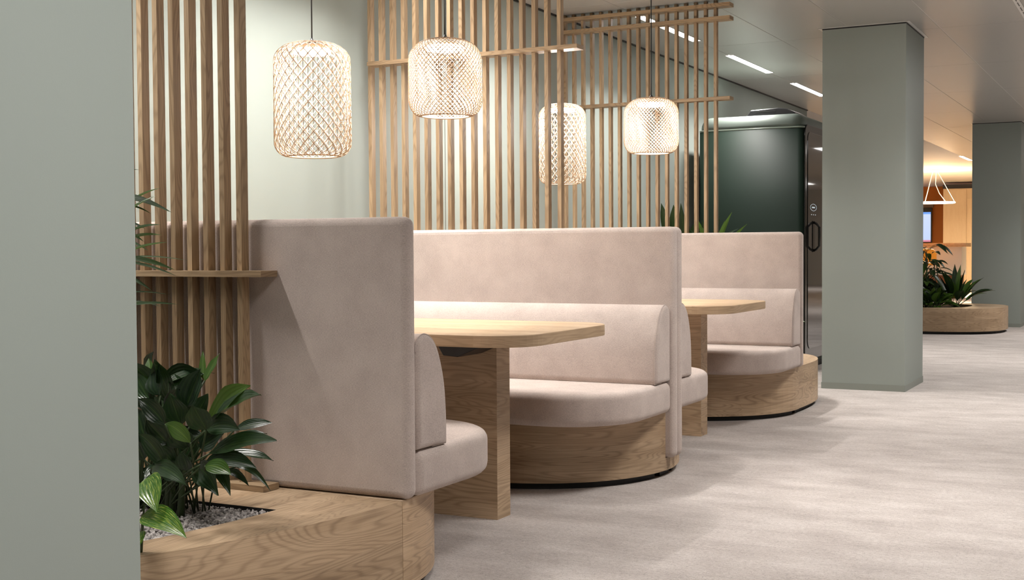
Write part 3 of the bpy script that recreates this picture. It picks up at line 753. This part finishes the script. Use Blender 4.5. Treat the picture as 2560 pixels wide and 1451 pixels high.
for (b0, t0, wp, fr) in PL:
    yb = rg.uniform(2.52, 2.66); yt = yb+rg.uniform(-.06, .06)
    leaf(t, at(b0[0]-25, b0[1], yb)-pp, at(*t0, yt)-pp, wp/F_PX*3.6*1.9, .012, (0, -.5, 1), M_palm if not fr else M_leaf2, fold=.25, seg=7, shape=.6, name='frond_leaflet')
for z in (.78, .70, .62, .52):
    mb = MB(); q = at(322, 725.5-(z+.285-1.1)*900+30, 2.6)-pp
    mb.tube([(0, 0, .55), (q.x*.5, q.y*.5, z+.02), tuple(q)], .003, 5); mb.build('frond_stalk', M_stem, t)

# --- procedural rosette plants
def rosette(name, label, cat, base, n, h, wdt, spread, mat, seed, up=0.5, group=None, arch=0.12, fr=None):
    t = plant(name, label, cat, base, group); r = random.Random(seed)
    for k in range(n):
        a = k*2.399+r.uniform(-.3, .3); l = h*r.uniform(.7, 1.05); tilt = r.uniform(.15, 1.0)*spread
        d = Vector((math.cos(a)*math.sin(tilt), math.sin(a)*math.sin(tilt), math.cos(tilt)))
        b = Vector((math.cos(a)*.02, math.sin(a)*.02, r.uniform(0, .03)))+d*l*(1-up)*.6
        tip = b+d*l*(.4+.6*up)-Vector((0, 0, l*.22*tilt))
        leaf(t, b, tip, wdt*r.uniform(.7, 1.1), arch*l*tilt, (math.cos(a)*-.4, math.sin(a)*-.4-.25, 1), (fr if fr and r.random() < .35 else mat), root=(0, 0, 0), fold=.2, wave=.03, seg=7, shape=r.uniform(.6, .85), ph=r.uniform(0, 6))
    return t
# behind the far screen
b = Vector((-3.02, 8.78, .2705)); t = plant('tall_leaf_plant', 'tall sword leaved plant behind the far slat screen', 'plant', b)
for (b0, t0, wp, y0, hi, m) in [((1672,600),(1653,508),22,8.72,(.3,-1,0),M_leaf), ((1690,610),(1684,512),30,8.80,(0,-1,0),M_leaf), ((1695,620),(1668,540),24,8.85,(.2,-1,.1),M_leaf), ((1716,640),(1702,508),26,8.75,(-.2,-1,0),M_leaf),
        ((1720,640),(1735,560),26,8.85,(.1,-1,.1),M_leaf), ((1725,650),(1696,545),20,8.8,(.4,-1,.1),M_leaf), ((1710,650),(1720,555),30,8.9,(0,-1,.1),M_leaf)]:
    leaf(t, at(*b0, y0)-b, at(*t0, y0-.04)-b, wp/F_PX*9.2, 0.01, hi, m, root=(0, 0, 0), fold=.15, seg=8, shape=.75)
b = Vector((-2.72, 8.72, .2705)); t = plant('arching_plant', 'arching light edged leaves beside the dark phone booth', 'plant', b)
for (b0, t0, wp, y0, hi, m) in [((1780,640),(1830,530),13,8.70,(.5,-1,.4),M_leaf2), ((1790,650),(1868,560),11,8.66,(.4,-1,.5),M_leaf2), ((1776,640),(1742,545),14,8.74,(-.3,-1,.3),M_leaf2), ((1770,650),(1755,550),18,8.8,(0,-1,.3),M_leaf),
        ((1780,620),(1800,545),14,8.8,(0,-1,.3),M_leaf), ((1772,630),(1725,575),14,8.7,(0,-.6,1),M_leaf), ((1775,600),(1740,563),10,8.68,(0,-.6,1),M_leaf2), ((1785,620),(1846,572),12,8.75,(0,-.8,1),M_leaf), ((1790,640),(1812,552),12,8.78,(.2,-1,.3),M_leaf2),
        ((1990,815),(2013,806),8,8.85,(0,-.6,1),M_leaf2)]:
    leaf(t, at(*b0, y0)-b, at(*t0, y0-.03)-b, wp/F_PX*9.2, 0.03, hi, m, root=(0, 0, 0), fold=.2, seg=8, shape=.7)
# in the round planter
rosette('leafy_plant', 'sprawling glossy plant leaning out of the round planter', 'plant', (-2.44, 17.28, .286), 30, .60, .11, 1.15, M_leaf, 5, fr=M_leaf2)
rosette('leafy_plant', 'low leafy plant at the front of the round planter', 'plant', (-2.68, 16.98, .286), 34, .34, .12, 1.3, M_leaf2, 6, fr=M_leaf)
rosette('leafy_plant', 'dense mid height foliage beside the column edge in the round planter', 'plant', (-2.95, 17.25, .286), 40, .55, .12, 1.1, M_leaf, 8, fr=M_leaf2)
bt = Vector((-2.84, 17.45, .286)); t = plant('tall_shrub', 'tall drooping dark leaved shrub in the round planter', 'plant', bt)
mb = MB(); mb.tube([(0, 0, 0), (.02, 0, .3), (.0, .02, .75)], lambda q: .014*(1-.5*q), 6); mb.build('stem', M_stem, t)
r = random.Random(21)
for k in range(84):
    z = r.uniform(.15, .84); a = r.uniform(0, 2*PI); l = r.uniform(.10, .24)
    d = Vector((math.cos(a), math.sin(a), 0)); b0 = Vector((0, 0, z))+d*r.uniform(.05, .22)+Vector((0, 0, .03)); tip = b0+d*l-Vector((0, 0, l*r.uniform(.1, .9)))
    leaf(t, b0, tip, r.uniform(.045, .085), .05, (-d.x*.3, -d.y*.3-.3, 1), M_leaf if r.random() < .8 else M_leaf2, root=(0, 0, z-.06), fold=.15, seg=6, shape=.75)

# ------------------------------------------------------------------ pendant lamps
def pendant(label, x, y, z0, z1, dia, kind):
    """shade from z0 (bottom rim) to z1 (top)"""
    t = thing('pendant_lamp', label, 'pendant lamp', (x, y, z0), 'woven rattan pendant lamps')
    H, R = z1-z0, dia/2
    rs, rb = (0.075, 0.06) if kind == 'tall' else (0.085, 0.075)
    rbot = R*0.66
    def prof(s_):          # s in 0..1 along bottom rim -> wall -> top; returns r,z
        pts = PRO; q = s_*(len(pts)-1); i = min(int(q), len(pts)-2); f = q-i
        return pts[i][0]*(1-f)+pts[i+1][0]*f, pts[i][1]*(1-f)+pts[i+1][1]*f
    raw = []
    for k in range(9):
        a = k/8*PI/2
        raw.append((rbot+(R-rbot)*math.sin(a), rb*(1-math.cos(a))))
    for k in range(1, 8): raw.append((R*(1-0.012*(k/8)), rb+(H-rb-rs)*k/8))
    Rt = R*0.988; rtop = R*0.30
    for k in range(13):
        a = k/12*PI/2
        raw.append((Rt-(Rt-rtop)*(1-math.cos(a)), H-rs+rs*math.sin(a)))
    raw = resample(raw, 60); PRO = raw
    Ltot = sum((Vector(a)-Vector(b)).length for a, b in zip(raw, raw[1:]))
    nd = 24 if kind == 'tall' else 48
    rad = 0.0016 if kind == 'tall' else 0.0016
    dh = (0.049 if kind == 'tall' else 0.021)         # lattice cell height
    turns = Ltot/dh/nd
    mb = MB(); ns = 44 if kind == 'tall' else 34
    for sg in (1, -1):
        for k in range(nd):
            pts = []
            for i in range(ns+1):
                s_ = i/ns; rr, zz = prof(s_); a = 2*PI*(k/nd+sg*turns*s_)
                rr += 0.0012*sg
                pts.append((rr*math.cos(a), rr*math.sin(a), zz))
            mb.tube(pts, rad, 4, caps=False)
    if kind == 'tall':
        for k in range(nd*2):
            a = 2*PI*k/(nd*2); pts = []
            for i in range(19):
                rr, zz = prof(i/18); pts.append(((rr-.001)*math.cos(a), (rr-.001)*math.sin(a), zz))
            mb.tube(pts, 0.0012, 3, caps=False)
    sh = mb.build('shade', M_rattan, t)
    # added inner weave, pale and translucent, that fills the shade with glow
    mb = MB(); ri = 0.0021 if kind == 'tall' else 0.0014
    for sg in (1, -1):
        for k in range(nd):
            pts = []
            for i in range(ns-3):
                s_ = .03+.90*i/(ns-4); rr, zz = prof(s_); a = 2*PI*(k/nd+sg*turns*s_); rr -= .0075+.0022*sg
                pts.append((rr*math.cos(a), rr*math.sin(a), zz))
            mb.tube(pts, ri, 4, caps=False)
    mb.build('added_glow_weave', M_glow_weave, sh)
    for rr, zz, nm in ((rbot, 0.001, 'rim'), (rtop, H-.001, 'top_ring')):
        mb = MB(); mb.tube([(rr*math.cos(2*PI*i/40), rr*math.sin(2*PI*i/40), zz) for i in range(40)], .0035, 6, closed=True); mb.build(nm, M_rattan, sh)
    # LED module under the top
    mb = MB(); mb.lathe([(.052, H-.030), (.085, H-.028), (.085, H-.016), (.03, H-.010)], 32); mb.build('led_housing', plain('lamp_housing', (.5, .33, .2), .5), t)
    mb = MB(); mb.lathe([(.001, H-.046), (.078, H-.046), (.080, H-.0305), (.001, H-.0305)], 32); mb.build('led_diffuser', M_warmled, t)
    mb = MB(); mb.lathe([(.006, H-.010), (.018, H+.001), (.018, H+.006), (.008, H+.012), (.004, H+.02)], 20); mb.build('cord_grip', M_black, t)
    mb = MB(); mb.tube([(0, 0, H+.02), (.001, 0, (H+ZC-z0)/2), (0, 0, ZC-z0-.02)], .0032, 8); mb.build('cord', M_black, t)
    mb = MB(); mb.lathe([(.045, ZC-z0-.022), (.05, ZC-z0-.02), (.05, ZC-z0-.001)], 28); mb.build('ceiling_rose', M_black, t)
    ld = bpy.data.lights.new('lamp_light', 'POINT'); ld.shadow_soft_size = .055; ld.energy = PEND_W; ld.color = PEND_C
    lo = bpy.data.objects.new('lamp_light', ld); lo.location = (0, 0, H-.11); link(lo, t)
    ld = bpy.data.lights.new('lamp_downlight', 'AREA'); ld.shape = 'DISK'; ld.size = .14; ld.energy = PEND_W*.16; ld.color = PEND_C
    lo = bpy.data.objects.new('lamp_downlight', ld); lo.location = (0, 0, H-.05); link(lo, t)
    return t
pendant('tall woven rattan pendant lamp closest to the near slat screen', -3.200, 4.35, 1.497, 1.975, .322, 'tall')
pendant('short wide woven rattan pendant lamp over the near booth table', -2.698, 4.60, 1.662, 1.984, .309, 'short')
pendant('tall woven rattan pendant lamp seen behind the last middle slats', -3.305, 7.05, 1.502, 1.992, .291, 'tall')
pendant('short woven rattan pendant lamp in front of the far slat screen', -2.663, 6.90, 1.654, 1.974, .316, 'short')

# ------------------------------------------------------------------ phone booth
pb_x0, pb_x1, pb_y0, pb_y1, pb_h = -3.79, -2.83, 11.0, 12.1, 2.288
t = thing('phone_booth', 'dark green rounded office phone booth with a glass door', 'phone booth', ((pb_x0+pb_x1)/2, (pb_y0+pb_y1)/2, 0))
cx, cy = (pb_x0+pb_x1)/2, (pb_y0+pb_y1)/2; hx, hy = (pb_x1-pb_x0)/2, (pb_y1-pb_y0)/2
mb = MB(); mb.slab(rrect(-hx, -hy, hx, hy, (.05, .05, .05, .05), 5), 0.06, pb_h-.135, r=0, rb=.01, seg=2, smooth=True); mb.build('body', M_booth, t)
mb = MB(); mb.slab(rrect(-hx-.002, -hy-.002, hx+.002, hy+.002, (.052,)*4, 5), pb_h-.134, pb_h-.118, r=.004, seg=1); mb.build('trim_band', plain('booth_trim', (.22, .26, .22), .3), t)
mb = MB(); mb.slab(rrect(-hx, -hy, hx, hy, (.11, .11, .11, .11), 6), pb_h-.117, pb_h, r=.095, rb=0, seg=6, smooth=True); mb.build('roof', M_booth_roof_lit, t)
mb = MB(); mb.slab(rrect(-hx+.05, -hy+.05, hx-.05, hy-.05), 0.0, .059, r=0, rb=0); mb.build('foot', M_kick, t)
fx = lambda a, b, c: (hx+c, a, b)
mb = MB(); mb.slab(rrect(-hy+.03, .10, hy-.03, pb_h-.10, (.10,)*4, 6), .001, .012, r=.003, seg=1, fn=fx); do = mb.build('door_frame', M_gloss_black, t)
mb = MB(); mb.slab(rrect(-hy+.11, .20, hy-.075, pb_h-.16, (.08,)*4, 6), .0125, .017, r=.001, seg=1, fn=fx); gl = mb.build('door_glass', M_glass, do)
# hexagonal pull handle
hyc, hzc = -hy+.30, 1.20
mb = MB(); mb.tube([(hx+.0175, hyc, hzc-.128), (hx+.045, hyc, hzc-.115), (hx+.070, hyc, hzc-.085), (hx+.070, hyc, hzc+.085), (hx+.045, hyc, hzc+.115), (hx+.0175, hyc, hzc+.128)], .011, 8)
mb.build('handle', M_gloss_black, do)
mb = MB(); mb.box((hx+.0172, hyc-.035, hzc-.14), (hx+.022, hyc+.035, hzc+.14)); mb.build('handle_plate', M_gloss_black, do)
M_icon = plain('icon_white', (.6, .65, .65), .4, emit=(.6, .75, .8), es=.5)
mb = MB(); cz = 1.46; cyy = hyc+.0
mb.tube([(hx+.0178, cyy+.11*math.cos(a), cz+.030*math.sin(a)) for a in [k/24*2*PI for k in range(24)]], .0018, 4, closed=True)
mb.box((hx+.0172, cyy-.05, cz-.006), (hx+.0186, cyy+.05, cz+.006))
for k in (-1, 0, 1): mb.box((hx+.0172, cyy+k*.07-.012, cz-.068), (hx+.0182, cyy+k*.07+.012, cz-.062))
mb.build('control_icon', M_icon, do)
mb = MB(); mb.slab([(-.27, 0.001), (.18, .001), (.165, .022), (.10, .052), (.02, .064), (-.23, .054)], -.20, .20, r=.006, seg=1, fn=lambda a, b_, c: (a+.20, -c-.22, pb_h+b_)); mb.build('roof_fan', plain('fan_black', (.02, .02, .022), .3), t)
mb = MB(); mb.box((.02, -.4225, pb_h+.032), (.20, -.4195, pb_h+.046)); mb.build('fan_slot', M_kick, t)

# ------------------------------------------------------------------ far office
M_ply = wood('pale_ply', (.74, .60, .42), (.70, .55, .37), (.58, .42, .27), knots=.1, seed=5, con=.3)
t = thing('cupboard', 'tall pale wood cupboard against the orange wall at the far end', 'cupboard', (-4.6, 34.6, 0))
mb = MB(); mb.box((-.60, 0, .05), (1.4, .6, 2.62), grain=2); mb.build('carcass', M_ply, t)
for k, (x0, x1) in enumerate(((-.595, -.02), (-.01, .68), (.69, 1.39))):
    mb = MB(); mb.box((x0, -.02, .08), (x1, -.001, 2.35 if k else 2.6), grain=2); mb.build('cupboard_door', M_ply, t)
mb = MB(); mb.box((-.6, .02, 0), (1.4, .6, .049)); mb.build('kick', M_kick, t)
mb = MB(); mb.box((-.62, .05, 2.621), (1.42, .6, 2.73)); mb.build('header', plain('dark_header', (.02, .02, .03), .5), t)
t = thing('counter', 'white counter with a brown wooden top and base in the far office', 'counter', (-4.05, 28.0, 0))
mb = MB(); mb.box((-.95, 0, .50), (.22, .7, 1.10)); mb.build('front_panel', M_white, t)
mb = MB(); mb.box((-1.0, -.05, 1.101), (.31, .75, 1.18), grain=0); mb.build('counter_top', M_oak, t)
mb = MB(); mb.box((-.90, .04, 0), (.18, .66, .499), grain=0); mb.build('base', plain('counter_base', (.20, .075, .03), .5), t)
t = thing('wall_screen', 'glowing blue white display screen on the orange wall', 'screen', (-5.9, 36.87, 0))
M_scr, nt, bb = nmat('screen_glow')
tcs = N(nt, 'ShaderNodeTexCoord'); sp_ = N(nt, 'ShaderNodeSeparateXYZ'); L(nt, tcs, 'Generated', sp_, 0)
cc = ramp(nt, sp_.outputs[2], [(0.0, (.75, .25, .35)), (.05, (.75, .25, .35)), (.07, (.55, .68, 1.0)), (.92, (.62, .74, 1.0)), (.94, (.15, .38, 1.0))])
nt.links.new(cc, bb.inputs['Emission Color']); bb.inputs['Emission Strength'].default_value = .95; bb.inputs['Base Color'].default_value = (.05, .05, .05, 1)
mb = MB(); mb.box((-.9, -.03, 1.22), (.06, 0.05, 2.20)); mb.build('bezel', M_black, t)
mb = MB(); mb.box((-.88, -.034, 1.245), (.03, -.031, 2.08)); mb.build('display', M_scr, t)
mb = MB(); mb.box((-.92, -.06, 2.205), (.10, .05, 2.30)); mb.build('shelf_cap', plain('cap_brown', (.16, .10, .07), .5), t)
t = thing('ring_lamp', 'glowing ring pendant lamp hanging in the far office', 'pendant lamp', (-4.55, 29.0, 2.075))
mb = MB(); mb.tube([(.43*math.cos(a), .43*math.sin(a), 0) for a in [k/48*2*PI for k in range(48)]], .018, 6, closed=True); mb.build('ring', plain('ring_glow', (.9, .9, .9), .5, emit=(1, .86, .66), es=6), t)
for a in (.3, 2.2, 4.4):
    mb = MB(); mb.tube([(.43*math.cos(a), .43*math.sin(a), .02), (.06*math.cos(a), .06*math.sin(a), .70)], .006, 5); mb.build('suspension_wire', M_alu, t)
mb = MB(); mb.tube([(.28, -.3, .02), (.14, -.22, .2), (.05, -.15, .4), (.05, -.05, .69)], .008, 5); mb.build('cable', M_alu, t)
mb = MB(); mb.lathe([(.17, .69), (.18, .70), (.18, .718)], 28); mb.build('ceiling_rose', M_alu, t)
ld = bpy.data.lights.new('ring_light', 'AREA'); ld.shape = 'DISK'; ld.size = .8; ld.energy = 750; ld.color = (1, .72, .42)
lo = bpy.data.objects.new('ring_light', ld); lo.location = (0, 0, -.03); link(lo, t)
ld = bpy.data.lights.new('ring_uplight', 'AREA'); ld.shape = 'DISK'; ld.size = .8; ld.energy = 45; ld.color = (1, .72, .42)
lo = bpy.data.objects.new('ring_uplight', ld); lo.location = (0, 0, .03); lo.rotation_euler = (PI, 0, 0); link(lo, t)
t = thing('bar_stool', 'orange bar stool at the far counter, half hidden by foliage', 'stool', (-4.40, 27.3, 0))
M_or = plain('orange_shell', (.75, .30, .03), .45)
mb = MB(); mb.slab(rrect(-.2, -.2, .2, .2, (.09,)*4, 5), .72, .77, r=.015, seg=2, smooth=True); mb.build('seat', M_or, t)
mb = MB(); mb.slab(rrect(-.2, .79, .2, 1.06, (.06, .12, .12, .06), 5), -.21, -.17, r=.012, seg=2, fn=lambda a, b_, c: (a, c, b_), smooth=True); mb.build('backrest', M_or, t)
mb = MB(); mb.box((-.03, -.212, .7), (.03, -.206, .85)); mb.build('back_bracket', M_black, t)
for sx in (-1, 1):
    for sy in (-1, 1):
        mb = MB(); mb.tube([(sx*.15, sy*.15, .719), (sx*.2, sy*.2, .001)], .011, 6); mb.build('leg', M_black, t)
